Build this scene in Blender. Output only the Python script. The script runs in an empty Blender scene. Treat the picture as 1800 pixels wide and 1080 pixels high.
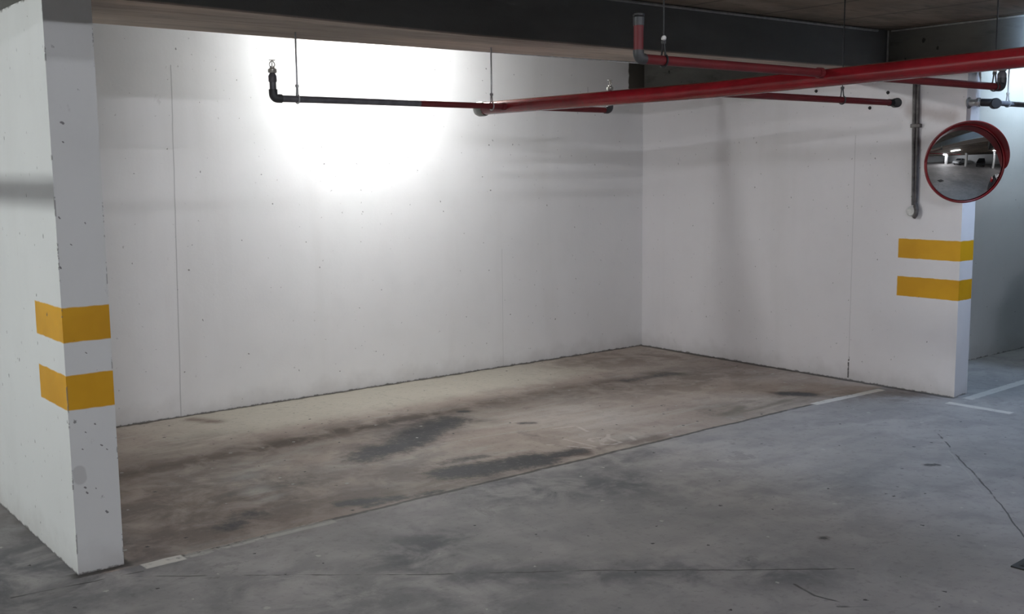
import bpy, bmesh, math, random
import numpy as np
from mathutils import Vector, Matrix
C = bpy.context.scene.collection
random.seed(7)
# ------------------------------------------------------------------ camera, world, exposure
cam_d = bpy.data.cameras.new('camera'); cam = bpy.data.objects.new('camera', cam_d); C.objects.link(cam)
yaw, pitch, roll = 0.6746, -0.1282, -0.0101
F = Vector((math.sin(yaw)*math.cos(pitch), math.cos(yaw)*math.cos(pitch), math.sin(pitch)))
Rr = Vector((math.cos(yaw), -math.sin(yaw), 0)); Uu = Rr.cross(F)
R2 = math.cos(roll)*Rr + math.sin(roll)*Uu; U2 = -math.sin(roll)*Rr + math.cos(roll)*Uu
M = Matrix((R2, U2, -F)).transposed().to_4x4(); M.translation = Vector((-6.4912, -6.3541, 1.5))
cam.matrix_world = M
cam_d.sensor_width = 36; cam_d.lens = 36*1887.97/1800; cam_d.clip_start = .02; cam_d.clip_end = 200
bpy.context.scene.camera = cam
sc = bpy.context.scene
sc.view_settings.view_transform = 'Standard'; sc.view_settings.look = 'None'
sc.view_settings.exposure = 0.0; sc.view_settings.gamma = 1; sc.view_settings.use_curve_mapping = False
w = bpy.data.worlds.new('world'); sc.world = w; w.use_nodes = True
w.node_tree.nodes['Background'].inputs[0].default_value = (.75, .8, 1, 1)
w.node_tree.nodes['Background'].inputs[1].default_value = .0
# strengths of the tubes (radiance); colours
L_BAY, L_LANE, L_LEFT, L_RIGHT, L_EDGE, L_NEAR = 1060, 210, 500, 190, 1900, 1300
COOL = (.985, 1, .995); NEUT = (.95, .96, 1.03); BLUE = (.70, .88, 1)

# ------------------------------------------------------------------ helpers
class N:
    """tiny node-tree writer"""
    def __init__(s, name):
        s.m = bpy.data.materials.new(name); s.m.use_nodes = True; s.t = s.m.node_tree
        s.b = s.t.nodes['Principled BSDF']; s.co = s.t.nodes.new('ShaderNodeTexCoord').outputs['Object']
        sp = s.t.nodes.new('ShaderNodeSeparateXYZ'); s.t.links.new(s.co, sp.inputs[0]); s.x, s.y, s.z = sp.outputs
    def put(s, sock, v):
        if isinstance(v, bpy.types.NodeSocket): s.t.links.new(v, sock)
        elif isinstance(v, (tuple, list)) and len(v) == 3 and sock.type == 'RGBA': sock.default_value = (*v, 1)
        else: sock.default_value = v
    def ma(s, op, a, b=0., c=None, clamp=False):
        n = s.t.nodes.new('ShaderNodeMath'); n.operation = op; n.use_clamp = clamp
        s.put(n.inputs[0], a); s.put(n.inputs[1], b)
        if c is not None: s.put(n.inputs[2], c)
        return n.outputs[0]
    def step(s, v, lo, hi):      # 0 below lo, 1 above hi (lo may exceed hi)
        n = s.t.nodes.new('ShaderNodeMapRange'); n.interpolation_type = 'SMOOTHSTEP'
        if lo <= hi: a, b, c, d = lo, hi, 0., 1.
        else: a, b, c, d = hi, lo, 1., 0.
        s.put(n.inputs[0], v); n.inputs[1].default_value = a; n.inputs[2].default_value = b
        n.inputs[3].default_value = c; n.inputs[4].default_value = d
        return n.outputs[0]
    def scaled(s, sc_):
        n = s.t.nodes.new('ShaderNodeVectorMath'); n.operation = 'MULTIPLY'
        s.put(n.inputs[0], s.co); n.inputs[1].default_value = sc_; return n.outputs[0]
    def noise(s, scale, detail=4, rough=.55, vec=None, dist=0):
        n = s.t.nodes.new('ShaderNodeTexNoise'); n.inputs['Scale'].default_value = scale
        n.inputs['Detail'].default_value = detail; n.inputs['Roughness'].default_value = rough
        n.inputs['Distortion'].default_value = dist
        s.put(n.inputs['Vector'], vec or s.co); return n.outputs[0]
    def pits(s, scale, size, keep, vec=None):
        v = s.t.nodes.new('ShaderNodeTexVoronoi'); v.voronoi_dimensions = '2D'; v.inputs['Scale'].default_value = scale
        if vec is None: vec = s.flat()
        nz = s.t.nodes.new('ShaderNodeTexNoise'); nz.inputs['Scale'].default_value = scale*12; nz.inputs['Detail'].default_value = 2
        s.put(nz.inputs['Vector'], vec or s.co)
        mx = s.t.nodes.new('ShaderNodeVectorMath'); mx.operation = 'MULTIPLY_ADD'
        s.put(mx.inputs[0], nz.outputs[1]); mx.inputs[1].default_value = (.022,)*3; s.put(mx.inputs[2], vec or s.co)
        s.put(v.inputs['Vector'], mx.outputs[0])
        se = s.t.nodes.new('ShaderNodeSeparateColor'); s.t.links.new(v.outputs['Color'], se.inputs[0])
        sz = s.ma('MULTIPLY_ADD', se.outputs[1], size, size*.25)
        d = s.ma('DIVIDE', v.outputs['Distance'], sz)
        return s.ma('MULTIPLY', s.step(d, 1.1, .6), s.step(se.outputs[0], keep, keep+.001))
    def flat(s):
        if not hasattr(s, 'fl'):
            n = s.t.nodes.new('ShaderNodeCombineXYZ')
            if getattr(s, 'ground', False): s.put(n.inputs[0], s.x); s.put(n.inputs[1], s.y)
            else: s.put(n.inputs[0], s.ma('MULTIPLY_ADD', s.y, 1.37, s.x)); s.put(n.inputs[1], s.z)
            s.fl = n.outputs[0]
        return s.fl
    def bar(s, p, q, hw, X, Y, e=.005):   # straight painted bar with square ends
        dx, dy = q[0]-p[0], q[1]-p[1]; L = math.hypot(dx, dy); dx /= L; dy /= L
        ax = s.ma('SUBTRACT', X, p[0]); ay = s.ma('SUBTRACT', Y, p[1])
        u = s.ma('MULTIPLY_ADD', ax, dx, s.ma('MULTIPLY', ay, dy)); v = s.ma('MULTIPLY_ADD', ax, -dy, s.ma('MULTIPLY', ay, dx))
        return s.ma('MULTIPLY', s.box(u, 0, L, e), s.box(v, -hw, hw, e))
    def mix(s, f, a, b, blend='MIX'):
        n = s.t.nodes.new('ShaderNodeMix'); n.data_type = 'RGBA'; n.blend_type = blend
        s.put(n.inputs[0], f); s.put(n.inputs[6], a); s.put(n.inputs[7], b); return n.outputs[2]
    def box(s, v, lo, hi, e=.004):   # 1 where lo < v < hi
        return s.ma('MULTIPLY', s.step(v, lo-e, lo+e), s.step(v, hi+e, hi-e))
    def seg(s, p, q, wdt, X=None, Y=None, soft=.4):   # 1 on the segment p-q, in the X,Y plane
        X = X or s.x; Y = Y or s.y
        dx, dy = q[0]-p[0], q[1]-p[1]; L2 = dx*dx+dy*dy
        ax = s.ma('SUBTRACT', X, p[0]); ay = s.ma('SUBTRACT', Y, p[1])
        t = s.ma('MULTIPLY_ADD', ax, dx/L2, s.ma('MULTIPLY', ay, dy/L2), clamp=True)
        ex = s.ma('MULTIPLY_ADD', t, -dx, ax); ey = s.ma('MULTIPLY_ADD', t, -dy, ay)
        d = s.ma('SQRT', s.ma('ADD', s.ma('MULTIPLY', ex, ex), s.ma('MULTIPLY', ey, ey)))
        return s.step(d, wdt, wdt*soft)
    def mul(s, *a):
        r = a[0]
        for b in a[1:]: r = s.ma('MULTIPLY', r, b)
        return r
    def mx(s, *a):
        r = a[0]
        for b in a[1:]: r = s.ma('MAXIMUM', r, b)
        return r
    def bump(s, h, strength, dist=.01):
        n = s.t.nodes.new('ShaderNodeBump'); n.inputs['Strength'].default_value = strength
        n.inputs['Distance'].default_value = dist; s.put(n.inputs['Height'], h); s.put(s.b.inputs['Normal'], n.outputs[0])
    def done(s, col, rough=.7, metal=0, spec=None):
        s.put(s.b.inputs['Base Color'], col); s.put(s.b.inputs['Roughness'], rough); s.put(s.b.inputs['Metallic'], metal)
        if spec is not None: s.b.inputs['Specular IOR Level'].default_value = spec
        return s.m

def simple(name, col, rough=.5, metal=0, var=.25, scale=30):
    n = N(name); v = n.noise(scale, 3)
    c = n.mix(n.step(v, .35, .7), tuple(k*(1-var) for k in col), col)
    return n.done(c, rough, metal)
def emit(name, col, s):
    m = bpy.data.materials.new(name); m.use_nodes = True; b = m.node_tree.nodes['Principled BSDF']
    b.inputs['Base Color'].default_value = (.8, .8, .8, 1)
    b.inputs['Emission Color'].default_value = (*col, 1); b.inputs['Emission Strength'].default_value = s
    return m

def obj(name, bm, mat, parent=None, smooth=False):
    me = bpy.data.meshes.new(name); bmesh.ops.recalc_face_normals(bm, faces=bm.faces); bm.to_mesh(me); bm.free()
    if smooth:
        for p in me.polygons: p.use_smooth = True
        try: me.set_sharp_from_angle(angle=math.radians(40))
        except Exception: pass
    me.materials.append(mat); o = bpy.data.objects.new(name, me); C.objects.link(o); o.parent = parent
    return o
def tag(o, label, cat, group=None, kind=None):
    o['label'] = label; o['category'] = cat
    if group: o['group'] = group
    if kind: o['kind'] = kind
    return o
def thing(name, loc, label, cat, group=None):
    o = bpy.data.objects.new(name, None); C.objects.link(o); o.location = loc; o.empty_display_size = .05
    return tag(o, label, cat, group)
def struct(name, bm, m, smooth=False):
    o = obj(name, bm, m, None, smooth); o['kind'] = 'structure'; return o
def prism(bm, pts, z0, z1):
    lo = [bm.verts.new((x, y, z0)) for x, y in pts]; hi = [bm.verts.new((x, y, z1)) for x, y in pts]
    bm.faces.new(lo[::-1]); bm.faces.new(hi); n = len(pts)
    for i in range(n): bm.faces.new((lo[i], lo[(i+1) % n], hi[(i+1) % n], hi[i]))
    return bm
def box(bm, a, b, bevel=0):
    x0, y0, z0 = a; x1, y1, z1 = b
    tmp = bmesh.new(); prism(tmp, [(x0, y0), (x1, y0), (x1, y1), (x0, y1)], z0, z1)
    if bevel: bmesh.ops.bevel(tmp, geom=list(tmp.edges), offset=bevel, segments=2, affect='EDGES', profile=.5)
    me = bpy.data.meshes.new('t'); tmp.to_mesh(me); tmp.free(); bm.from_mesh(me); bpy.data.meshes.remove(me); return bm
def tube(bm, pts, r, seg=20, caps=True):
    """round tube along a polyline; r a number or a list"""
    P = [Vector(p) for p in pts]; n = len(P); rs = r if isinstance(r, (list, tuple)) else [r]*n
    rings = []; T0 = (P[1]-P[0]).normalized()
    u = T0.orthogonal().normalized()
    for i in range(n):
        if i == 0: T = P[1]-P[0]
        elif i == n-1: T = P[-1]-P[-2]
        else: T = (P[i+1]-P[i]).normalized()+(P[i]-P[i-1]).normalized()
        T = T.normalized() if T.length > 1e-9 else T0
        u = (u-T*u.dot(T)).normalized(); v = T.cross(u)
        k = 1.0
        rings.append([bm.verts.new(P[i]+(u*math.cos(2*math.pi*j/seg)+v*math.sin(2*math.pi*j/seg))*rs[i]*k) for j in range(seg)])
    for a, b in zip(rings, rings[1:]):
        for j in range(seg): bm.faces.new((a[j], a[(j+1) % seg], b[(j+1) % seg], b[j]))
    if caps: bm.faces.new(rings[0][::-1]); bm.faces.new(rings[-1])
    return bm
def bend(p, c, q, r, n=8):
    """points of a rounded corner at c between p and q"""
    p, c, q = Vector(p), Vector(c), Vector(q); a = c+(p-c).normalized()*r; b = c+(q-c).normalized()*r
    return [a*(1-t)**2+c*2*t*(1-t)+b*t*t for t in [i/n for i in range(n+1)]]
def lathe(bm, prof, origin=(0, 0, 0), axis=(0, 0, 1), seg=24):
    ax = Vector(axis).normalized(); o = Vector(origin); u = ax.orthogonal().normalized(); v = ax.cross(u); rings = []
    for r, h in prof:
        if r < 1e-6: rings.append([bm.verts.new(o+ax*h)])
        else: rings.append([bm.verts.new(o+ax*h+(u*math.cos(2*math.pi*j/seg)+v*math.sin(2*math.pi*j/seg))*r) for j in range(seg)])
    for a, b in zip(rings, rings[1:]):
        for j in range(seg):
            k = (j+1) % seg
            if len(a) == 1 and len(b) == 1: continue
            if len(a) == 1: bm.faces.new((a[0], b[k], b[j]))
            elif len(b) == 1: bm.faces.new((a[j], a[k], b[0]))
            else: bm.faces.new((a[j], a[k], b[k], b[j]))
    return bm

# ------------------------------------------------------------------ materials of the shell
def wall_mat(name, tint=(.80, .805, .80), extra=None, pits=1.0, blot=None):
    n = N(name)
    big = n.noise(.9, 3); mid = n.noise(5, 4); fine = n.noise(60, 3)
    col = n.mix(n.step(big, .3, .7), tuple(k*.95 for k in tint), tint)
    col = n.mix(n.mul(n.step(mid, .45, .75), .30), col, tuple(k*.90 for k in tint))
    st = n.noise(1.6, 4, vec=n.scaled((1.5, 1.5, .18)))
    col = n.mix(n.mul(n.step(st, .52, .75), .18), col, (.60, .585, .56))
    # dirt rising from the floor
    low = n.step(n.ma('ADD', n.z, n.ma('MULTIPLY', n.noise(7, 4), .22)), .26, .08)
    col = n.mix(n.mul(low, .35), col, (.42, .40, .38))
    # pits and blow holes
    p1 = n.pits(4.5, .026*pits, .50); p2 = n.pits(13, .065*pits, .80); p3 = n.pits(2.1, .018*pits, .45)
    col = n.mix(n.mul(p1, .75), col, (.16, .15, .15)); col = n.mix(n.mul(p2, .45), col, (.25, .24, .24)); col = n.mix(n.mul(p3, .7), col, (.14, .13, .13))
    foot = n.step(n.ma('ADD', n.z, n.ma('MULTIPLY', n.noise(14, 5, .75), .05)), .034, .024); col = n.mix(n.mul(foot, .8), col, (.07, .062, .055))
    smear = n.step(n.noise(9, 5, .7, vec=n.scaled((1, 1, .6))), .66, .72)
    col = n.mix(n.mul(smear, .22), col, (.38, .37, .37))
    h = n.ma('SUBTRACT', n.ma('ADD', n.ma('MULTIPLY', mid, .8), n.ma('MULTIPLY', fine, .16)), n.ma('MULTIPLY', n.mx(p1, p2, p3), .9))
    rough = .52
    if extra: col, rough = extra(n, col, fine)
    n.bump(h, .35, .008)
    return n.done(col, rough, spec=.35)
YEL = (.76, .40, .012)
def yellow(n, col, m):
    worn = n.step(n.noise(16, 5, .7), .70, .78)
    y = n.mix(n.step(n.noise(3.5, 3), .35, .7), (.66, .335, .010), YEL)
    y = n.mix(n.mul(worn, .4), y, (.30, .18, .05)); y = n.mix(n.pits(9, .07, .8), y, (.18, .11, .05))
    return n.mix(m, col, y)
def jag(n, v, amt=.006, sc_=22): return n.ma('ADD', v, n.ma('MULTIPLY', n.ma('SUBTRACT', n.noise(sc_, 3), .5), amt))
def bands(n):
    z = jag(n, n.z, .009, 16)
    return n.mx(n.box(z, .630, .7615, .003), n.box(z, .8835, 1.0125, .003))
def ex_left(n, col, f):
    m = n.mul(bands(n), n.step(jag(n, n.y, .008), -1.957, -1.963)); col = yellow(n, col, m)
    # grey rub marks and a scuff near the foot of the pillar
    z = jag(n, n.z, .10, 9)
    bare = n.mul(n.step(z, 2.125, 2.14), n.step(jag(n, n.y, .12, 9), -2.12, -2.08))
    col = n.mix(bare, col, (.10, .098, .085))
    scuff = n.seg((-5.325, .395), (-5.322, .37), .028, n.x, n.z, .7)
    chips = None; jx = jag(n, n.x, .012, 60); jz = jag(n, n.z, .012, 55)
    for cx, cz, cr in [(-5.311, 1.681, 0.012), (-5.34, 1.343, 0.008), (-5.25, 1.319, 0.006), (-5.347, 1.162, 0.008), (-5.239, 0.483, 0.007), (-5.221, 0.464, 0.006), (-5.31, 0.334, 0.01), (-5.303, 0.313, 0.008), (-5.235, 0.225, 0.01), (-5.269, 0.323, 0.005), (-5.276, 0.841, 0.006), (-5.259, 0.569, 0.006), (-5.308, 0.48, 0.005), (-5.31, 1.611, 0.005), (-5.304, 1.243, 0.005), (-5.294, 0.542, 0.005)]:      # chips and blow holes on the end face
        cr *= .62; c_ = n.seg((cx, cz), (cx+cr*.9, cz-cr*.8), cr*.8, jx, jz); chips = c_ if chips is None else n.mx(chips, c_)
    col = n.mix(n.mul(chips, .85, n.step(n.y, -2.29, -2.30)), col, (.12, .115, .12))
    # worn arris: paint knocked off along the two front edges
    arr = n.mul(n.mx(n.box(n.x, -5.353, -5.3475, .002), n.box(n.x, -5.1835, -5.178, .002)), n.step(n.y, -2.295, -2.30), n.step(n.noise(14, 4, .7), .56, .60))
    col = n.mix(n.mul(arr, .7), col, (.20, .195, .19))
    return n.mix(n.mul(scuff, .33, n.step(n.y, -2.29, -2.30)), col, (.30, .29, .28)), .52
def ex_right(n, col, f):
    m = n.mul(bands(n), n.step(jag(n, n.y, .006), -2.372, -2.378)); col = yellow(n, col, m)
    seam = n.seg((-2.022, .0), (-2.022, 1.7), .004, jag(n, n.y, .006, 6), n.z)
    crk = n.seg((-2.02, .02), (-2.02, .16), .008, jag(n, n.y, .012), n.z)
    col = n.mix(n.mul(seam, .25), col, (.25, .25, .25)); col = n.mix(n.mul(crk, n.step(n.noise(30, 2), .42, .5)), col, (.13, .12, .12))
    patches = n.mx(n.mul(n.seg((-2.42, 1.86), (-2.72, 1.80), .075, jag(n, n.y, .06, 12), jag(n, n.z, .06, 9), .1), .55), n.mul(n.seg((-2.30, 1.92), (-2.36, 1.90), .05, n.y, n.z, .3), .35))  # two soft brownish patches on the wall face
    return n.mix(patches, col, (.40, .33, .31)), .52
def ex_back(n, col, f):
    s1 = n.seg((-4.035, .0), (-3.99, 2.13), .0045, jag(n, n.x, .010, 5), n.z); s2 = n.seg((-1.50, .0), (-1.50, .9), .003, jag(n, n.x, .01, 5), n.z)
    s3 = n.seg((-.62, 1.95), (-.62, 2.13), .006, jag(n, n.x, .01, 5), n.z)
    col = n.mix(n.mul(s1, .55), col, (.30, .30, .30)); col = n.mix(n.mul(s2, .3), col, (.30, .30, .30)); col = n.mix(n.mul(s3, .4), col, (.30, .30, .30))
    bare = n.mul(n.step(jag(n, n.x, .035, 14), -.175, -.165), n.step(n.z, 2.133, 2.137))
    return n.mix(bare, col, (.085, .078, .066)), .52
M_wl = wall_mat('white_wall_paint_left', (.79, .81, .80), ex_left, 1.25)
M_wb = wall_mat('white_wall_paint_back', (.845, .845, .85), ex_back, .8)
M_wr = wall_mat('white_wall_paint_right', (.865, .848, .865), ex_right, .8)
M_wf = wall_mat('white_wall_paint_far', (.74, .76, .78), None, .7)

ZB_ = 2.133
def concrete(name, a, b, stretch, board=None, face=None):
    n = N(name); v = n.noise(2.2, 5, .6, vec=n.scaled(stretch)); f = n.noise(38, 4, .6); c2 = n.noise(11, 5, .65, vec=n.scaled(stretch))
    col = n.mix(n.step(v, .33, .68), a, b)
    col = n.mix(n.mul(n.step(c2, .52, .70), .45), col, tuple(k*.55 for k in a))
    col = n.mix(n.mul(n.step(n.noise(1.3, 3), .5, .7), .35), col, (b[0]*1.25, b[1]*1.1, b[2]*1.0))
    if board:     # lines left by the formwork boards
        ax, per = board; s = (n.x, n.y, n.z)[ax]
        k = n.ma('FRACT', n.ma('DIVIDE', jag(n, s, .02, 6), per)); ln = n.box(k, .0, .035, .01)
        col = n.mix(n.mul(ln, .55), col, tuple(k2*.4 for k2 in a))
        h = n.ma('SUBTRACT', n.ma('MULTIPLY', v, .5), ln)
    else: h = v
    col = n.mix(n.pits(6, .10, .6), col, tuple(k2*.4 for k2 in a))
    if face: col = n.mix(n.step(n.z, ZB_+.001, ZB_+.012), col, n.mix(n.step(v, .3, .7), face, tuple(k2*1.35 for k2 in face)))   # darker plain grey above the underside
    n.bump(n.ma('ADD', n.ma('MULTIPLY', h, .8), n.ma('MULTIPLY', f, .3)), .5, .012)
    return n.done(col, .9, spec=.2)
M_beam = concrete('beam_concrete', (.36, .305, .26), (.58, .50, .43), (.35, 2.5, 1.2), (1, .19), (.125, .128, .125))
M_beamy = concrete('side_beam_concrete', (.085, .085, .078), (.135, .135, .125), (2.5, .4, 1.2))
M_ceil = concrete('ceiling_concrete', (.15, .125, .10), (.29, .24, .195), (.5, 1.6, 1), (0, .62))

# floor: stains and the rail-shadow band are strokes laid on the slab (world metres), broken up by noise
def floor_mat():
    n = N('floor_concrete'); n.ground = True
    at = n.t.nodes.new('ShaderNodeAttribute'); at.attribute_name = 'stains_shade'
    se = n.t.nodes.new('ShaderNodeSeparateColor'); n.t.links.new(at.outputs['Color'], se.inputs[0]); oil, brown, pale = se.outputs
    at2 = n.t.nodes.new('ShaderNodeAttribute'); at2.attribute_name = 'stains_two'
    se2 = n.t.nodes.new('ShaderNodeSeparateColor'); n.t.links.new(at2.outputs['Color'], se2.inputs[0]); grey, rust, green = se2.outputs
    big = n.noise(1.1, 4, .6); mid = n.noise(4.5, 5, .62, dist=.4); fine = n.noise(28, 5, .7); st = n.noise(5, 5, .6, vec=n.scaled((.35, 1.5, 1)), dist=.5)
    yj = n.ma('ADD', jag(n, n.y, .05, 3), n.ma('MULTIPLY', n.ma('SUBTRACT', n.noise(25, 3), .5), .014))
    edge = n.ma('ADD', yj, n.ma('MULTIPLY', n.x, -.006))
    inbay = n.mul(n.step(edge, -2.325, -2.315), n.step(n.x, -5.3, -5.25), n.step(n.x, .12, .05))
    lane = n.mix(n.step(big, .35, .65), (.275, .266, .265), (.365, .350, .345))
    lane = n.mix(n.mul(n.step(mid, .42, .66), .55), lane, (.225, .219, .225))
    lane = n.mix(n.mul(n.step(st, .58, .72), .35), lane, (.33, .325, .32))
    bay = n.mix(n.step(big, .35, .65), (.33, .270, .232), (.42, .362, .315))
    bay = n.mix(n.mul(n.step(mid, .45, .62), .5), bay, (.265, .215, .188))
    bay = n.mix(n.mul(n.step(st, .56, .66), .5), bay, (.40, .37, .335))
    # lamplight along the back wall, painted as a lighter strip
    strip = n.mul(n.step(jag(n, n.y, .16, 5), -.80, -.50), inbay)
    strx = n.mul(strip, n.step(jag(n, n.x, .4, 3), -4.75, -3.7), n.step(jag(n, n.x, .3, 2), -.6, -1.7))
    bay = n.mix(n.mul(strx, .8), bay, (.47, .445, .375))
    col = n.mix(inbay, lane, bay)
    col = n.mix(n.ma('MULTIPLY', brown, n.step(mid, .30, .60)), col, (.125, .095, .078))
    col = n.mix(n.ma('MULTIPLY', pale, n.step(n.ma('ADD', st, n.ma('MULTIPLY', fine, .4)), .50, .80)), col, (.50, .47, .43))
    col = n.mix(n.ma('MULTIPLY', grey, n.step(mid, .30, .60)), col, (.100, .103, .115))
    col = n.mix(n.ma('MULTIPLY', rust, n.step(mid, .3, .6)), col, (.115, .070, .055))
    col = n.mix(n.ma('MULTIPLY', green, n.step(st, .35, .6)), col, (.10, .098, .072))
    nz = n.ma('MULTIPLY', n.ma('SUBTRACT', n.ma('ADD', mid, n.ma('MULTIPLY', fine, .8)), .9), 1.3)
    col = n.mix(n.mul(n.step(n.ma('ADD', oil, n.ma('MULTIPLY', nz, .6)), .05, .85), n.step(oil, .01, .25), .80), col, (.105, .088, .082))
    ok = n.mul(n.step(n.ma('ADD', oil, nz), .32, .95), n.step(oil, .15, .5))
    col = n.mix(n.mul(ok, .9), col, (.026, .029, .034))
    # grain
    col = n.mix(n.mul(n.step(fine, .52, .70), .30), col, (.085, .08, .08)); col = n.mix(n.mul(n.step(fine, .46, .30), .25), col, (.34, .33, .32))
    col = n.mix(n.pits(7, .055, .8), col, (.05, .05, .05)); col = n.mix(n.pits(5.3, .06, .86), col, (.42, .41, .39))
    col = n.mix(n.mul(n.step(n.noise(3.3, 6, .75, dist=1), .63, .66), .28), col, (.10, .095, .095))
    # joint between bay slab and lane
    j = n.box(edge, -2.340, -2.314, .006); jm = n.mul(j, n.step(n.noise(6, 4), .30, .44), n.step(n.x, -5.15, -5.1), n.step(n.x, -.8, -.9))
    col = n.mix(n.mul(jm, .8), col, (.050, .044, .040))
    j2 = n.mul(n.box(edge, -2.355, -2.338, .005), n.step(n.noise(8, 4), .50, .58), n.step(n.x, -5.1, -5.0), n.step(n.x, -.8, -.9)); col = n.mix(n.mul(j2, .5), col, (.37, .36, .34))
    # cracks
    X = jag(n, n.x, .035, 4); Y = jag(n, n.y, .035, 5); ck = None
    for p, q, wd in [((-5.25, -2.41), (-4.92, -2.67), .006), ((-4.92, -2.67), (-4.36, -3.13), .006), ((-4.36, -3.13), (-3.81, -3.54), .006), ((-3.81, -3.54), (-3.09, -4.13), .006),
                     ((-3.38, -4.08), (-3.41, -4.19), .008), ((-3.41, -4.19), (-3.39, -4.28), .007), ((-3.43, -4.30), (-3.33, -4.38), .009), ((-.9, -3.2), (-1.28, -3.53), .006),
                     ((-1.28, -3.53), (-1.76, -3.96), .006), ((-1.76, -3.96), (-2.35, -4.44), .005), ((-5.6, -2.37), (-5.15, -2.42), .006)]:
        s_ = n.seg(p, q, wd, X, Y); ck = s_ if ck is None else n.mx(ck, s_)
    col = n.mix(n.mul(ck, n.step(n.noise(5, 3), .40, .52), .85), col, (.055, .052, .05))
    col = n.mix(n.mul(n.seg((-1.25, -3.50), (-1.80, -3.97), .006, X, n.ma('ADD', Y, -.02)), .35), col, (.4, .39, .36))
    # dark dirt where walls meet the slab
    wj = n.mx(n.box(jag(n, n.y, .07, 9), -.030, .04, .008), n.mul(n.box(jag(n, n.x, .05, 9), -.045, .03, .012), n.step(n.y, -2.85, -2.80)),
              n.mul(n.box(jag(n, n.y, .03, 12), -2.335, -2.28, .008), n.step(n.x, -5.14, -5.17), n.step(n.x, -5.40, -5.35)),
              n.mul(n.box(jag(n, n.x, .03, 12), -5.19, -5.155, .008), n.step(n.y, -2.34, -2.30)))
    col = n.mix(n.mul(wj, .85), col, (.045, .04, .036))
    # worn white paint: bay line ends, corner mark beyond the right wall
    wear = n.step(n.ma('ADD', n.noise(14, 5, .7), n.ma('MULTIPLY', n.noise(60, 3), .35)), .56, .68)
    full = n.step(n.noise(20, 4, .7), .30, .42)
    JX = jag(n, n.x, .012, 18); JY = jag(n, n.y, .016, 14)
    def stripe(p, q, wd, m): return n.mul(n.bar(p, q, wd, JX, JY), m)
    a = stripe((-5.13, -2.375), (-4.97, -2.372), .032, full); b = stripe((-4.96, -2.372), (-4.33, -2.36), .026, n.mul(wear, .38))
    c = stripe((-.84, -2.335), (-.12, -2.365), .030, full)
    d = stripe((-.17, -2.86), (-.16, -3.27), .032, full); e = stripe((.02, -2.89), (1.3, -2.84), .034, n.mul(full, .75))
    f2 = stripe((-4.62, -2.372), (-4.30, -2.372), .024, n.mul(full, .42))
    pm = n.mx(a, b, c, d, e, f2)
    col = n.mix(n.mul(pm, .85), col, (.62, .60, .56))
    # faded painted bay number near the lane edge: strokes only, most of it worn off
    nm = None
    for pl, wd in [([(-2.43, -2.07), (-2.49, -2.05), (-2.53, -2.07), (-2.53, -2.12), (-2.51, -2.15), (-2.455, -2.13)], .016), ([(-2.36, -2.05), (-2.42, -2.11), (-2.43, -2.22), (-2.49, -2.23), (-2.54, -2.19), (-2.48, -2.12), (-2.40, -2.09)], .018),
                   ([(-2.30, -2.16), (-2.33, -2.23)], .020), ([(-2.50, -1.74), (-2.36, -1.78), (-2.40, -1.92)], .016), ([(-2.70, -2.10), (-2.64, -2.20)], .018), ([(-2.76, -2.00), (-2.745, -2.01)], .022), ([(-2.62, -1.97), (-2.60, -2.20)], .014)]:
        for p, q in zip(pl, pl[1:]):
            s_ = n.seg(p, q, wd, soft=.3); nm = s_ if nm is None else n.mx(nm, s_)
    col = n.mix(n.mul(nm, n.step(n.noise(18, 4, .7), .36, .52), .50), col, (.62, .57, .53))
    h = n.ma('SUBTRACT', n.ma('ADD', n.ma('MULTIPLY', mid, .6), n.ma('MULTIPLY', fine, .35)), n.ma('MULTIPLY', n.mx(ck, jm), .7))
    n.bump(h, .35, .008)
    rough = n.ma('SUBTRACT', n.ma('MULTIPLY_ADD', mid, .25, .55), n.ma('MULTIPLY', ok, .15))
    return n.done(col, rough, spec=.35)
M_floor = floor_mat()

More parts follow.
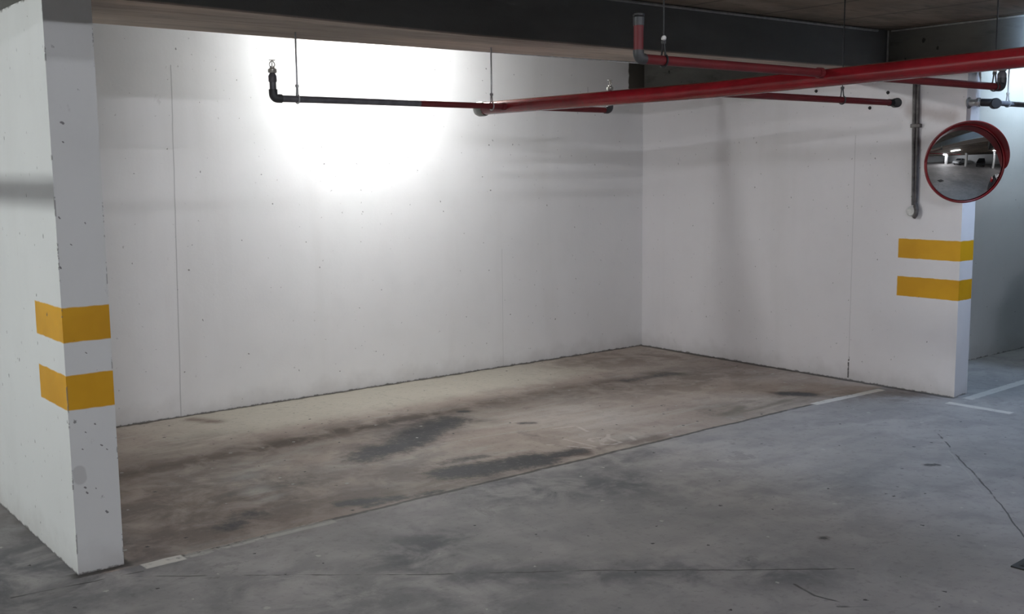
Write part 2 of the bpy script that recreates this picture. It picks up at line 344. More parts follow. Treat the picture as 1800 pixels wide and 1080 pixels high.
STROKES = {  # channel: [(points, radius, strength)]
 'oil': [([(-3.66, -1.56), (-3.41, -1.49), (-3.04, -1.29), (-2.83, -1.19)], .13, .62), ([(-3.47, -1.50), (-3.36, -1.47)], .07, .75),
         ([(-3.50, -2.10), (-3.24, -2.17), (-3.00, -2.20)], .12, .70), ([(-3.0, -2.2), (-2.72, -2.2)], .07, .55), ([(-3.34, -2.15), (-3.1, -2.24)], .08, .5),
         ([(-4.16, -2.19), (-3.90, -2.27)], .045, .62), ([(-.71, -2.02), (-.62, -2.13)], .06, .68), ([(-3.41, -1.93), (-3.18, -1.95)], .05, .5), ([(-4.10, -2.29), (-3.70, -2.31)], .03, .5),
         ([(-4.67, -2.14), (-4.54, -2.05)], .09, .40), ([(-1.59, -3.55), (-1.55, -3.58)], .02, .9), ([(-2.89, -3.85), (-2.88, -3.86)], .018, .9), ([(-1.17, -1.0), (-.75, -1.05)], .07, .42),
         ([(-2.65, -1.03), (-2.62, -1.05)], .03, .6), ([(-2.56, -1.52), (-2.5, -1.56)], .03, .6)],
 'brown': [([(-5.0, -1.5), (-4.5, -1.9)], .45, .55), ([(-4.1, -1.03), (-3.3, -.97), (-2.6, -.97)], .10, .9), ([(-2.6, -.97), (-1.6, -.97), (-.7, -1.02)], .11, .6), ([(-5.0, -1.08), (-4.0, -1.02)], .10, .6),  # long strokes near the lamp rail paint its shadow band, with some dirt
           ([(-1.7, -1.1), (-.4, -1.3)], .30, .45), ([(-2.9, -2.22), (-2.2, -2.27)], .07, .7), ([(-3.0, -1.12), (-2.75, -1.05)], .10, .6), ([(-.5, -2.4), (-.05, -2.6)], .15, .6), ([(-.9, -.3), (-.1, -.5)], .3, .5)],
 'pale': [([(-2.66, -1.34), (-2.1, -1.43), (-2.15, -1.79)], .28, .55), ([(-4.20, -1.30), (-4.29, -1.45), (-4.38, -1.85)], .07, .85), ([(-4.05, -1.35), (-4.35, -1.4)], .06, .7), ([(-1.9, -2.45), (-2.3, -2.62)], .22, .30),
          ([(-3.6, -1.75), (-3.2, -1.7)], .10, .45), ([(-1.5, -3.0), (-2.6, -3.2)], .3, .25), ([(-4.6, -2.9), (-3.4, -3.6)], .2, .16), ([(-2.5, -1.95), (-2.3, -2.15)], .12, .45), ([(-3.9, -1.62), (-3.6, -1.68)], .07, .5)],
 'grey': [([(-4.35, -1.5), (-3.9, -2.0), (-3.6, -1.8)], .28, .38), ([(-3.43, -2.51), (-2.96, -2.79)], .22, .75), ([(-4.33, -3.0), (-4.15, -2.9)], .18, .8), ([(-4.23, -3.27), (-3.94, -3.48), (-3.27, -4.01)], .13, .65), ([(-4.9, -2.9), (-4.3, -3.5)], .25, .4),
          ([(-3.73, -1.9), (-4.2, -1.7)], .22, .35), ([(-2.9, -2.5), (-2.5, -2.45)], .12, .5), ([(-3.0, -3.0), (-2.2, -3.5)], .3, .25), ([(-6.2, -2.2), (-5.5, -2.2)], .5, .7), ([(-3.1, -1.2), (-3.5, -1.45)], .2, .5)],
 'rust': [([(-4.02, -.12), (-3.93, -.28)], .045, .8), ([(-3.0, -2.2), (-2.75, -2.24)], .04, .7), ([(-.72, -2.0), (-.6, -2.1)], .09, .7), ([(-5.1, -2.2), (-4.9, -2.1)], .12, .3)],
 'green': [([(-1.44, -2.11), (-.77, -2.15)], .12, .7), ([(-4.5, -.75), (-4.1, -.65)], .12, .5), ([(-2.72, -1.32), (-2.66, -1.36)], .05, .8), ([(-3.9, -2.2), (-3.5, -2.22)], .06, .6), ([(-.85, -1.0), (-.7, -1.08)], .08, .7)]}
def floor_mesh():
    xs = np.concatenate([np.linspace(-16, -7.2, 12), np.arange(-7.0, 1.6, .022), np.linspace(1.8, 9, 10)])
    ys = np.concatenate([np.linspace(-17, -5.2, 14), np.arange(-5.0, .03, .022), [.3]])
    Xg, Yg = np.meshgrid(xs, ys); nx, ny = len(xs), len(ys)
    def field(k):
        out = np.zeros_like(Xg)
        for pts, r, s in STROKES[k]:
            d = np.full_like(Xg, 9.)
            for (ax, ay), (bx, by) in zip(pts, pts[1:]):
                dx, dy = bx-ax, by-ay; t = np.clip(((Xg-ax)*dx+(Yg-ay)*dy)/(dx*dx+dy*dy), 0, 1)
                d = np.minimum(d, np.hypot(Xg-ax-t*dx, Yg-ay-t*dy))
            out = np.maximum(out, min(1.25, s*dict(oil=1.45, brown=1.2, grey=1.15).get(k, 1))*np.exp(-(d/(r*1.15))**2))
        return out.ravel()
    V = np.stack([Xg.ravel(), Yg.ravel(), np.zeros(nx*ny)], 1)
    i = (np.arange(ny-1)[:, None]*nx+np.arange(nx-1)[None]).ravel()
    Fc = np.stack([i, i+1, i+nx+1, i+nx], 1)
    me = bpy.data.meshes.new('floor'); me.from_pydata(V.tolist(), [], Fc.tolist())
    one = np.ones(nx*ny)
    for nm, ks in (('stains_shade', ('oil', 'brown', 'pale')), ('stains_two', ('grey', 'rust', 'green'))):
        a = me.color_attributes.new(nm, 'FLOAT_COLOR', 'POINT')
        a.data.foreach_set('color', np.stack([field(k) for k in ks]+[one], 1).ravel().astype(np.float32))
    me.materials.append(M_floor); o = bpy.data.objects.new('floor', me); C.objects.link(o); o['kind'] = 'structure'
floor_mesh()

# ------------------------------------------------------------------ shell
ZB, ZC = 2.133, 2.395
bm = bmesh.new(); box(bm, (-5.36, 0, 0), (3.6, .25, ZC)); struct('wall_back', bm, M_wb)
bm = bmesh.new(); pf = [(-2.305, 0), (0, 0), (0, ZB), (-2.06, ZB), (-2.06, ZC), (-2.305, ZC)]
A_ = [bm.verts.new((-5.351, y, z)) for y, z in pf]; B_ = [bm.verts.new((-5.18, y, z)) for y, z in pf]
bm.faces.new(A_); bm.faces.new(B_[::-1])
for i in range(6): bm.faces.new((A_[i], A_[(i+1) % 6], B_[(i+1) % 6], B_[i]))
struct('wall_left', bm, M_wl)
bm = bmesh.new(); prism(bm, [(0, -2.812), (.173, -2.805), (.173, 0), (0, 0)], 0, ZB); struct('wall_right', bm, M_wr)
bm = bmesh.new(); box(bm, (.173, -2.19, 0), (3.6, -2.0, ZC)); struct('wall_far', bm, M_wf)
# far enclosure, seen in the convex mirror and closing the hall
bm = bmesh.new(); box(bm, (-16, -17.2, 0), (9, -17, ZC)); struct('wall_opposite', bm, M_wf)
bm = bmesh.new(); box(bm, (-16.2, -17, 0), (-16, .3, ZC)); struct('wall_far_left', bm, M_wf)
bm = bmesh.new(); box(bm, (9, -17, 0), (9.2, .3, ZC)); struct('wall_far_right', bm, M_wf)
bm = bmesh.new(); box(bm, (-16, 0, 0), (-5.36, .25, ZC)); struct('wall_back_left', bm, M_wf)
bm = bmesh.new(); box(bm, (-16, -17, ZC), (9, .3, ZC+.2)); struct('ceiling', bm, M_ceil)
# beams
M_col = wall_mat('white_column_paint', (.78, .78, .77), None, .8)
def wob_beam(pts, z0, z1, mat, name):
    bm = bmesh.new(); prism(bm, pts, z0, z1)
    return struct(name, bm, mat)
front = [(-5.18, -2.285), (-4.5, -2.225), (-4.05, -2.185), (-3.44, -2.135), (-2.3, -2.125), (-1.46, -2.135), (-.56, -2.16), (.5, -2.19)]
back = [(.5, -1.70), (-1.85, -1.66), (-2.27, -1.63), (-2.98, -1.60), (-3.88, -1.56), (-5.18, -1.585)]
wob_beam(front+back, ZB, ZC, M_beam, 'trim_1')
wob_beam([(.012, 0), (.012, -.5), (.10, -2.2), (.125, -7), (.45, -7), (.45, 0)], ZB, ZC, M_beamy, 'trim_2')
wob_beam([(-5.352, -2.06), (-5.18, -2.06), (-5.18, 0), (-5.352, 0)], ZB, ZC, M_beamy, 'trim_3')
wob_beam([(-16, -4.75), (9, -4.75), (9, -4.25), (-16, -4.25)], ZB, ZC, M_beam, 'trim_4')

# ------------------------------------------------------------------ lamps
M_tubeB = emit('lamp_glow_bay', COOL, L_BAY); M_tubeL = emit('lamp_glow_lane', NEUT, L_LANE); M_tubeF = emit('lamp_glow_left', (.96, 1, .99), L_LEFT)
M_tubeN = emit('fill_glow_near', NEUT, L_NEAR)
M_tubeR = emit('lamp_glow_right', BLUE, L_RIGHT); M_tubeE = emit('added_glow_edge', (.60, .85, 1.22), L_EDGE)
M_house = simple('lamp_housing', (.7, .7, .7), .5)
def lamp(loc, half, axis, r, mat, label):
    t = thing('ceiling_lamp', loc, label, 'lamp')
    d = Vector((1, 0, 0)) if axis == 'x' else Vector((0, 1, 0)); p = Vector((0, 0, 0))
    e = (half+.03, .03, 0) if axis == 'x' else (.03, half+.03, 0)
    bm = bmesh.new(); box(bm, (-e[0], -e[1], r+.002), (e[0], e[1], ZC-loc[2]-.0005), .003); obj('housing', bm, M_house, t)
    for s in (-1, 1):
        bm = bmesh.new(); tube(bm, [p+d*s*half, p+d*s*(half+.025)], r*1.2, 12); obj('tube_holder', bm, M_house, t, True)
    bm = bmesh.new(); tube(bm, [p-d*half, p+d*half], r, 14); obj('tube', bm, mat, t, True)
    return t
lamp((-2.68, -.78, 2.36), .15, 'x', .013, M_tubeB, 'short fluorescent lamp behind the beam above the empty bay')
lamp((-3.3, -7.15, 2.36), .60, 'x', .013, M_tubeL, 'fluorescent tube lamp on the ceiling behind the lane beam, nearest the camera')
lamp((-8, -10.2, 2.36), .60, 'x', .013, M_tubeN, 'added fill tube lamp, unseen on the ceiling behind the camera on the left')  # unseen fill lamp, added to brighten the pillar and right wall
lamp((1.6, -9.6, 2.36), .60, 'x', .013, M_tubeL, 'fluorescent tube lamp over the opposite bays near the dark car')
lamp((-10, -2.1, 2.34), .35, 'y', .04, M_tubeF, 'fluorescent tube lamp over the bay left of the left wall')
lamp((1.9, -2.72, 2.355), .25, 'x', .013, M_tubeR, 'bluish tube lamp in front of the neighbouring bay on the right')
tE = lamp((-.02, -3.40, 2.36), .06, 'y', .013, M_tubeE, 'added short bluish lamp, unseen beside the beam over the right wall')  # unseen lamp added to tint the beam side blue
bm = bmesh.new(); box(bm, (-.13, .108, -.13), (.040, .114, ZC-2.36-.001)); obj('end_light_shield', bm, M_house, tE)  # shield added to keep this lamp's light off the bay beam front
bm = bmesh.new(); box(bm, (-.136, -.06, -.13), (-.130, .114, ZC-2.36-.001)); obj('side_light_shield', bm, M_house, tE)  # second added shield, cuts light going sideways to the bay beam

# ------------------------------------------------------------------ pipes
def red_mat(name, a, rough): 
    n = N(name); v = n.noise(9, 4); d = n.noise(35, 4)
    c = n.mix(n.step(v, .35, .65), tuple(k*.8 for k in a), a); c = n.mix(n.mul(n.step(d, .60, .72), .35), c, (.10, .03, .03))
    n.bump(d, .05, .002); n.b.inputs['Coat Weight'].default_value = .5 if rough < .3 else 0; n.b.inputs['Coat Roughness'].default_value = .12; return n.done(c, rough, spec=.5)
M_red = red_mat('red_pipe_paint', (.28, .010, .018), .18)
M_dred = red_mat('dark_red_pipe_paint', (.16, .014, .018), .55)
M_iron = simple('grey_pipe_iron', (.17, .17, .185), .45, .3)
M_blk = simple('black_fitting', (.022, .022, .024), .5, .2)
M_galv = simple('galvanised_steel', (.58, .59, .60), .38, .8)
M_dk = simple('dark_grey_fitting', (.075, .078, .082), .5, .3)
M_zinc = simple('grey_coupling', (.38, .39, .37), .45, .6)
M_white = simple('white_plastic', (.75, .75, .73), .5)
M_brass = simple('sprinkler_brass', (.62, .60, .55), .35, .8)

XM = -2.84
def zm(y): return 1.831 if y > -3.2 else 1.831+(-3.2-y)*.017
t = thing('sprinkler_main_pipe', (XM, -1.5, 1.83), 'thick bright red main pipe running diagonally across the top of the photo', 'pipe')
def loc(p, o): return Vector(p)-Vector(o)
O = (XM, -1.5, 1.83)
bm = bmesh.new(); tube(bm, [loc((XM, y, zm(y)), O) for y in (-1.57, -2.4, -3.2, -4.0, -5.0, -7.5)], .035, 32); obj('pipe', bm, M_red, t, True)
bm = bmesh.new(); lathe(bm, [(.037, .0), (.041, -.01), (.041, -.055), (.036, -.07), (.02, -.082), (0, -.085)], (0, -.075, 0), (0, -1, 0), 28)
o_ = obj('end_cap', bm, M_zinc, t, True); o_['label'] = 'grey metal end cap'
for yj_ in (-3.45, -5.3):
    bm = bmesh.new(); lathe(bm, [(.036, -.04), (.0425, -.036), (.0425, .036), (.036, .04)], loc((XM, yj_, zm(yj_)), O), (0, 1, 0), 28)

def sprinkler(par, p, down=False):
    """upright sprinkler on a riser top p (local)"""
    s = -1 if down else 1; P = Vector(p); up = Vector((0, 0, s))
    bm = bmesh.new(); lathe(bm, [(.017, 0), (.020, .004), (.020, .016), (.011, .022), (.011, .030), (0, .031)], P, up, 14); h = obj('sprinkler_head', bm, M_brass, par, True)
    bm = bmesh.new()
    for k in (-1, 1): tube(bm, bend(P+up*.026+Vector((.009*k, 0, 0)), P+up*.040+Vector((.017*k, 0, 0)), P+up*.056, .012, 4)+[P+up*.056], .0025, 6)
    tube(bm, [P+up*.03, P+up*.054], .003, 8); obj('head_frame', bm, M_brass, h, True)
    bm = bmesh.new(); lathe(bm, [(0, 0), (.014, .0), (.0145, .002), (0, .003)], P+up*.056, up, 16); obj('deflector', bm, M_brass, h, True)
PLUG = 1.950
def branch(name, label, y, z, xl, xr, r, mat_l, mat_r, mx, rl=None, rr=None, grp='sprinkler branch pipes'):
    O = (xl, y, z); t = thing(name, O, label, 'pipe', None)
    L = lambda x, zz=z: loc((x, y, zz), O)
    # run of pipe on both sides of the main
    if xl < XM: 
        xs_ = -3.42 if mat_l is M_iron else XM-.0352
        bm = bmesh.new(); tube(bm, [L(xl+r*1.5), L(xs_)], r, 20); obj('pipe', bm, mat_l, t, True)
        if mat_l is M_iron: bm = bmesh.new(); tube(bm, [L(xs_), L(XM-.0352)], r, 20); obj('pipe', bm, mat_r, t, True)['label'] = 'red painted stretch of pipe'
    bm = bmesh.new(); tube(bm, [L(max(XM+.0352, xl)), L(xr-r*1.5)], r, 20); obj('pipe', bm, mat_r, t, True)
    for sd in ((-1, 1) if xl < XM-.1 else (1,)):
        bm = bmesh.new(); tube(bm, [L(XM+sd*.0352), L(XM+sd*.060)], r*1.25, 20); obj('outlet', bm, mat_r, t, True)
    for x, top, s, rm in ((xl, rl, 1, mat_l), (xr, rr, -1, mat_r)):
        if top is None: continue
        if top == PLUG:      # straight riser with a grey coupling and a black plug, small elbow
            bm = bmesh.new(); tube(bm, [L(x+s*r*1.7)]+bend(L(x+s*r*1.5), L(x), L(x, z+r*1.5), r*1.3, 8)+[L(x, z+r*1.7)], r*1.12, 18); obj('elbow', bm, M_dk, t, True)
            bm = bmesh.new(); tube(bm, [L(x, z+r*1.5), L(x, 1.966)], r*1.0, 18); obj('riser', bm, rm, t, True)
            bm = bmesh.new(); lathe(bm, [(0, 0), (r*1.12, .001), (r*1.12, .028), (0, .029)], L(x, 1.964), (0, 0, 1), 18); obj('coupling', bm, M_dk, t, True)
            bm = bmesh.new(); lathe(bm, [(0, 0), (r*.9, .001), (r*1.2, .004), (r*1.2, .011), (0, .013)], L(x, 1.992), (0, 0, 1), 8); obj('plug', bm, M_blk, t)
            continue
        bm = bmesh.new(); tube(bm, [L(x+s*r*2.6)]+bend(L(x+s*r*2), L(x), L(x, z+r*2), r*1.6, 8)+[L(x, z+r*2.6)], r*1.28, 18); obj('elbow', bm, M_dk, t, True)
        bm = bmesh.new(); tube(bm, [L(x, z+r*2.2), L(x, top-.035)], r*.98, 18); obj('riser', bm, rm, t, True)
        bm = bmesh.new(); lathe(bm, [(r*1.0, -.044), (r*1.22, -.040), (r*1.25, -.016), (r*.7, -.002), (0, 0)], L(x, top), (0, 0, 1), 18); obj('reducer', bm, M_iron, t, True)
        sprinkler(t, L(x, top-.002))
    return t
# the branch nearest the back wall
tA = branch('sprinkler_branch_pipe', 'thin dark grey and red branch pipe nearest the back wall, turning up at both ends', -1.79, 1.829, -4.222, -2.101, .0155, M_iron, M_dred, XM, 1.945, 1.945)
tB = branch('sprinkler_branch_pipe', 'dark red branch pipe nearest the camera, crossing behind the thick main below the dark beam', -3.78, 1.858, -3.885, -1.465, .0165, M_dred, M_dred, XM, 1.950, 1.935)
tC = branch('sprinkler_branch_pipe', 'dark red branch pipe with a round black end in front of the right wall', -3.03, 1.834, XM+.02, -1.16, .0165, M_dred, M_dred, XM)
O = (XM+.02, -3.03, 1.834)
bm = bmesh.new(); tube(bm, [loc((-1.21, -3.03, 1.834), O), loc((-1.165, -3.03, 1.834), O)], .019, 18); lathe(bm, [(0, -.030), (.020, -.026), (.0255, -.018), (.0255, .022), (.021, .027), (0, .027)], loc((-1.150, -3.034, 1.834), O), (-.62, -.78, 0), 24)
o_ = obj('elbow', bm, M_blk, tC, True); o_['label'] = 'round black elbow'
# pipe D leaving the end of the right wall
O = (.06, -2.95, 1.87)
t = thing('wall_outlet_pipe', O, 'grey pipe with a black elbow leaving the end of the right wall above the mirror', 'pipe')
bm = bmesh.new(); lathe(bm, [(0, .0), (.034, .0), (.036, .006), (.022, .012), (.022, .11), (0, .11)], loc((.02, -2.812, 1.88), O), (.0, -1, -.02), 22); obj('flange', bm, M_galv, t, True)
bm = bmesh.new(); lathe(bm, [(.026, 0), (.029, .004), (.029, .022), (.026, .026)], loc((.02, -2.865, 1.88), O), (.0, -1, -.02), 8); obj('nut', bm, M_galv, t)
bm = bmesh.new(); tube(bm, [loc((.018, -2.90, 1.878), O)]+bend(loc((.018, -2.92, 1.876), O), loc((.020, -2.965, 1.874), O), loc((.08, -2.97, 1.872), O), .03, 8)+[loc((.085, -2.97, 1.872), O)], .024, 20)
lathe(bm, [(0, -.03), (.026, -.026), (.033, -.015), (.033, .018), (.028, .026), (0, .027)], loc((.035, -2.975, 1.868), O), (-.66, -.75, 0), 24)
obj('elbow', bm, M_blk, t, True)
bm = bmesh.new(); tube(bm, [loc((.085, -2.97, 1.872), O), loc((3.0, -2.97, 1.862), O)], .0165, 20); obj('pipe', bm, M_iron, t, True)

# hangers
def hanger(x, y, zp, r, ztop, label, bright=False, tilt=0., mat=None):
    mat = mat or M_galv; rr = .0042 if mat is M_galv else .003
    t = thing('pipe_hanger', (x, y, zp), label, 'hanger', 'pipe hangers')
    cx, h = 0, r+.045
    bm = bmesh.new(); tube(bm, [(tilt, 0, ztop-zp-.001), (0, 0, h)], rr, 10); obj('threaded_rod', bm, M_blk if mat is M_dk else mat, t, True)
    bm = bmesh.new(); ns = 22; pts = []
    a0 = math.radians(60)
    for i in range(ns+1):
        a = math.pi/2+.42+(2*math.pi-.84)*i/ns
        pts.append((0, math.cos(a)*(r+.004), math.sin(a)*(r+.004)))
    pts = [(0, -.003, h)]+pts+[(0, .003, h)]
    tube(bm, pts, .0035, 8); obj('loop', bm, mat, t, True)
    bm = bmesh.new(); lathe(bm, [(0, -.006), (.0095, -.006), (.0095, .006), (0, .006)], (0, 0, h), (0, 0, 1), 6); obj('nut', bm, mat, t)
    if bright:
        bm = bmesh.new(); lathe(bm, [(0, .016), (.006, .014), (.0085, .008), (.0085, -.002), (0, -.004)], (0, 0, h+.012), (-.6, -.75, .1), 16); o_ = obj('bolt_head', bm, M_white, t, True); o_['label'] = 'round bolt head with its glint painted white'  # white surface stands in for a glint on the bolt
    return t
hanger(-4.10, -1.79, 1.829, .0155, ZB, 'thin grey hanger rod on the left half of the branch pipe nearest the back wall')
hanger(-2.965, -1.79, 1.829, .0155, ZB, 'bright hanger rod on the rear branch pipe, just left of the thick main pipe')
hanger(-1.64, -3.03, 1.834, .0165, ZC, 'small hanger on the dark red pipe with the round black end', mat=M_dk)
hanger(-3.765, -3.78, 1.858, .0165, ZC, 'hanger with a bolt head, its glint painted white, at the left end of the nearest branch pipe', True, mat=M_blk)
hanger(-1.535, -3.78, 1.858, .0165, ZC, 'hanger with a bolt head, its glint painted white, at the right end of the nearest branch pipe', True, mat=M_dk)
hanger(.20, -2.97, 1.872, .0165, ZB, 'thin hanger rod holding the grey pipe at the end of the right wall')

# thin rail under the bay lamp
bm = bmesh.new(); tube(bm, [(-5.179, -.793, 2.245), (-.001, -.793, 2.245)], .008, 10)
tag(obj('lamp_rail', bm, M_galv, None, True), 'thin steel rail below the hidden bay lamp, wall to wall', 'rail')
# pipe left of the left wall, crosses in front of the left lamp
t = thing('sprinkler_main_pipe', (-7.39, -1, 1.83), 'red pipe over the bay left of the left wall', 'pipe')
bm = bmesh.new(); tube(bm, [(0, -6, 0), (0, .98, 0)], .028, 24); obj('pipe', bm, M_red, t, True)

# ------------------------------------------------------------------ conduits
M_cond = simple('pale_conduit', (.36, .36, .35), .55, .1)
M_cond2 = simple('old_conduit_steel', (.15, .138, .135), .5, .3, .5, 20)
def fy(x):
    for (a, b), (c, d) in zip(front, front[1:]):
        if a <= x <= c: return b+(d-b)*(x-a)/(c-a)
bm = bmesh.new(); tube(bm, [(x, fy(x)-.010, ZC-.012) for x in (-5.1, -4.5, -4.05, -3.44, -2.3, -1.46, -.56, -.03)], .0085, 10)
tag(obj('ceiling_conduit', bm, M_cond, None, True), 'pale thin conduit along the top edge of the dark beam across the bay', 'conduit')
bm = bmesh.new(); tube(bm, [(.088, -2.185, ZC-.004), (.088, -2.185, ZB+.002)], .007, 10)
bmesh.ops.translate(bm, verts=bm.verts, vec=(0, -.004, 0))
tag(obj('corner_conduit', bm, M_cond, None, True), 'short vertical conduit in the corner where the two dark beams meet', 'conduit')
bm = bmesh.new(); tube(bm, [(.094, -2.21, ZC-.008), (.112, -6.9, ZC-.008)], .006, 10)
tag(obj('ceiling_conduit', bm, M_cond, None, True), 'thin conduit along the top of the beam over the right wall', 'conduit')
# vertical conduit pair on the right wall with a round fitting at the foot
O = (0, -2.48, 1.2); t = thing('wall_conduit', O, 'pair of vertical brown grey conduits on the right wall beside the mirror', 'conduit')
for dy, r in ((-.011, .0105), (.013, .0125)):
    bm = bmesh.new(); tube(bm, [(-r-.002, dy*.6-.010, .035), (-r-.002, dy, .50), (-r-.002, dy+.010, ZB-1.2-.002)], r, 14); obj('conduit', bm, M_cond2, t, True)
for z in (.55, .86):
    bm = bmesh.new(); box(bm, (-.028, -.035, z-.012), (-.0005, .036, z+.012), .004); obj('saddle', bm, M_cond2, t)
bm = bmesh.new(); lathe(bm, [(0, 0), (.030, .0), (.033, .004), (.033, .026), (.027, .033), (0, .034)], (0, .008, -.005), (-1, 0, 0), 24); o_ = obj('round_box', bm, M_white, t, True); o_['label'] = 'white round junction cover'
bm = bmesh.new(); tube(bm, [(-.020, -.02, .045)]+bend((-.020, -.02, .04), (-.022, -.035, .0), (-.022, -.02, -.04), .03, 6)+[(-.022, -.012, -.045)], .014, 12); obj('elbow', bm, M_cond2, t, True)
# anchors left in the right wall
for y, z, l in ((-1.694, 2.02, 'small dark wall anchor left of the other two, above the dark red pipe'), (-2.259, 1.976, 'small dark wall anchor just above the round black pipe end'), (-2.126, 1.882, 'small dark wall anchor just below the dark red pipe')):
    bm = bmesh.new(); lathe(bm, [(0, 0), (.012, 0), (.012, .003), (.006, .005), (.006, .014), (0, .015)], (0, y, z), (-1, 0, 0), 8)
    tag(obj('wall_anchor', bm, M_blk), l, 'anchor', 'anchors on the right wall')

# ------------------------------------------------------------------ convex mirror
M_mir = bpy.data.materials.new('mirror_surface'); M_mir.use_nodes = True; _b = M_mir.node_tree.nodes['Principled BSDF']
_b.inputs['Base Color'].default_value = (.78, .79, .78, 1); _b.inputs['Metallic'].default_value = 1; _b.inputs['Roughness'].default_value = .03
M_hood = red_mat('mirror_red_plastic', (.24, .010, .015), .4)
mc = Vector((-.200, -2.925, 1.504)); nrm = Vector((-.66, -.75, -.06)).normalized()
t = thing('convex_mirror', mc, 'round convex traffic mirror with red rim and hood on the right wall end', 'mirror')
side = Vector((0, 0, 1)).cross(nrm).normalized(); upv = nrm.cross(side)
MM = Matrix((side, upv, nrm)).transposed().to_4x4()
def mobj(name, bm, m, par=t):
    bmesh.ops.transform(bm, matrix=MM, verts=bm.verts); return obj(name, bm, m, par, True)
Rm = .236; Rs = .62
bm = bmesh.new(); prof = []
for i in range(17):
    r = Rm*.975*i/16; prof.append((r, math.sqrt(Rs*Rs-r*r)-math.sqrt(Rs*Rs-Rm*Rm)))
lathe(bm, prof, (0, 0, -.004), (0, 0, 1), 64); mobj('mirror_face', bm, M_mir)
bm = bmesh.new(); lathe(bm, [(Rm*.965, .004), (Rm*.99, .010), (Rm*1.02, .006), (Rm*1.03, -.006), (Rm*1.01, -.018), (Rm*.9, -.03), (Rm*.5, -.045), (0, -.05), ], (0, 0, 0), (0, 0, 1), 64); mobj('rim', bm, M_hood)
# hood: a flaring visor round the upper part, deepest at the top
bm = bmesh.new(); rows = []; n_ = 48
for i in range(n_+1):
    a = math.radians(-8+186*i/n_); k = math.sin(math.pi*i/n_)**.55; dpt = .080*k; fl = .016*k
    ca, sa = math.cos(a), math.sin(a); ring = []
    for rr, zz in ((Rm*1.0, -.004), (Rm*1.005+fl*.6, dpt*.5), (Rm*1.01+fl, dpt+.004), (Rm*1.01+fl+.006, dpt+.004), (Rm*1.02+fl*.6+.005, dpt*.5), (Rm*1.03, -.008)):
        ring.append(bm.verts.new((ca*rr, sa*rr, zz)))
    rows.append(ring)
for a, b in zip(rows, rows[1:]):
    for j in range(6): bm.faces.new((a[j], a[(j+1) % 6], b[(j+1) % 6], b[j]))
bm.faces.new(rows[0]); bm.faces.new(rows[-1][::-1]); mobj('hood', bm, M_hood)
# bracket from the back of the dish to the end of the wall
bk = -nrm*.045
bm = bmesh.new(); tube(bm, [bk, bk*1.6, Vector((.02, -2.86, 1.512))-mc+Vector((.035, 0, 0)), Vector((.06, -2.818, 1.512))-mc], .011, 12); obj('bracket_arm', bm, M_galv, t, True)
bm = bmesh.new(); box(bm, tuple(Vector((.025, -2.820, 1.45))-mc), tuple(Vector((.105, -2.8095, 1.57))-mc), .002); obj('bracket_plate', bm, M_galv, t)

# ------------------------------------------------------------------ floor grate at the right edge
M_gr = simple('grate_iron', (.035, .033, .033), .6, .4)
ang = math.atan2(.012, .14)
t = thing('drain_grate', (-2.45, -4.66, 0), 'dark iron drain grate in the lane floor at the right edge', 'drain grate')
t.rotation_euler = (0, 0, .04)
bm = bmesh.new()
for a, b in (((-.17, -.17), (.17, -.145)), ((-.17, .145), (.17, .17)), ((-.17, -.145), (-.145, .145)), ((.145, -.145), (.17, .145))): box(bm, (a[0], a[1], -.0005), (b[0], b[1], .005))
obj('frame', bm, M_gr, t)
bm = bmesh.new()
for i in range(9):
    x = -.135+i*.03; box(bm, (x, -.145, .0008), (x+.013, .145, .004))
o_ = obj('bars', bm, M_gr, t)
bm = bmesh.new(); box(bm, (-.145, -.145, .0002), (.145, .145, .0006)); obj('pit_shade', bm, simple('drain_shade', (.006, .006, .006), .9), t)  # flat black sheet paints the shade inside the drain

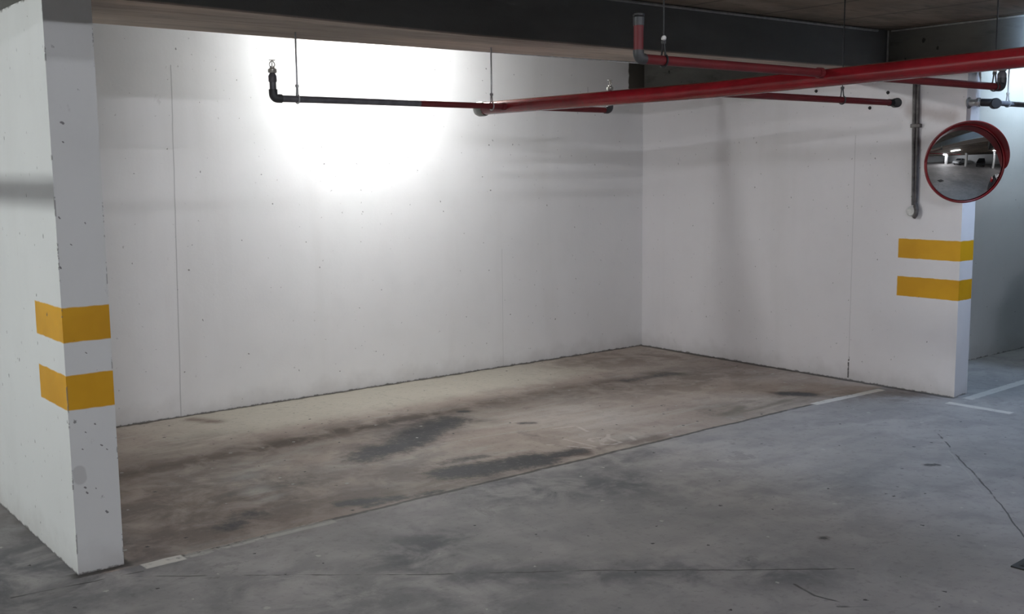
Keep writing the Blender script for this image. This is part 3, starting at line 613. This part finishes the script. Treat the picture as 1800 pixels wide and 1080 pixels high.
# ------------------------------------------------------------------ the hall behind the camera (seen in the mirror)
for i, x in enumerate((-9.0, -3.9, 1.3, 6.3)):
    bm = bmesh.new(); box(bm, (x, -11.6, 0), (x+.35, -11.0, ZC))
    tag(obj('column', bm, M_col), ('white column far behind the camera on the left', 'white column behind the camera in the middle of the opposite row', 'white column beside the dark parked car', 'white column at the far right of the opposite row')[i], 'column', 'white columns of the opposite row')
M_glass = simple('car_glass', (.02, .025, .03), .08)
M_tail = simple('tail_light_red', (.4, .02, .02), .3)
def car(x, y, rot, paint, label):
    t = thing('parked_car', (x, y, 0), label, 'car', 'parked cars'); t.rotation_euler = (0, 0, rot)
    prof = [(-2.1, .30), (-2.12, .62), (-2.0, .86), (-1.45, .95), (-.95, 1.38), (-.3, 1.47), (.5, 1.44), (1.15, .98), (1.85, .84), (2.1, .62), (2.1, .32)]
    bm = bmesh.new(); W = .86
    L = []
    for s in (-1, 1): L.append([bm.verts.new((px, s*W*(1-.22*max(0, (pz-.9))/.5), pz)) for px, pz in prof])
    bm.faces.new(L[0]); bm.faces.new(L[1][::-1])
    for i in range(len(prof)): j = (i+1) % len(prof); bm.faces.new((L[0][i], L[0][j], L[1][j], L[1][i]))
    bmesh.ops.bevel(bm, geom=list(bm.edges), offset=.05, segments=3, affect='EDGES', profile=.5); obj('body', bm, paint, t, True)
    bm = bmesh.new()
    for s in (-1, 1):
        prism_pts = [(-1.25, 1.0), (-.85, 1.33), (.45, 1.36), (.95, 1.0)]
        vs = [bm.verts.new((px, s*(W*(1-.22*max(0, (pz-.9))/.5)+.004), pz)) for px, pz in prism_pts]; bm.faces.new(vs)
    for (xa, za), (xb, zb) in (((-1.47, 1.0), (-1.02, 1.37)), ((1.18, 1.02), (.60, 1.42))):
        vs = [bm.verts.new((px, s*.62, pz)) for px, pz, s in ((xa, za, -1), (xa, za, 1), (xb, zb, 1), (xb, zb, -1))]; bm.faces.new(vs)
    obj('windows', bm, M_glass, t)
    for wx in (-1.3, 1.3):
        for s in (-1, 1):
            bm = bmesh.new(); lathe(bm, [(0, 0), (.2, 0), (.31, .01), (.32, .1), (.31, .19), (0, .19)], (wx, s*.70, .32), (0, s, 0), 24); wh = obj('wheel', bm, M_blk, t, True)
            bm = bmesh.new(); lathe(bm, [(0, .2), (.18, .195), (.19, .188)], (wx, s*.70, .32), (0, s, 0), 18); obj('hubcap', bm, M_galv, wh, True)
    for s in (-1, 1):
        bm = bmesh.new(); box(bm, (-2.14, s*.62-.14, .66), (-2.06, s*.62+.14, .80), .02); obj('tail_light', bm, M_tail, t)
    return t
M_dark_car = simple('dark_car_paint', (.02, .02, .024), .25)
car(-1.0, -13.6, math.pi/2, M_dark_car, 'dark parked car in the far row, seen small in the middle of the mirror')
car(-6.4, -13.8, math.pi/2, simple('silver_car_paint', (.42, .43, .44), .3, .5), 'silver parked car in the opposite row behind the camera')
car(2.45, -4.20, 0, M_dark_car, 'dark parked car placed to block lane light, at the right edge of the convex mirror')  # parked here to block lane light from the lower far wall
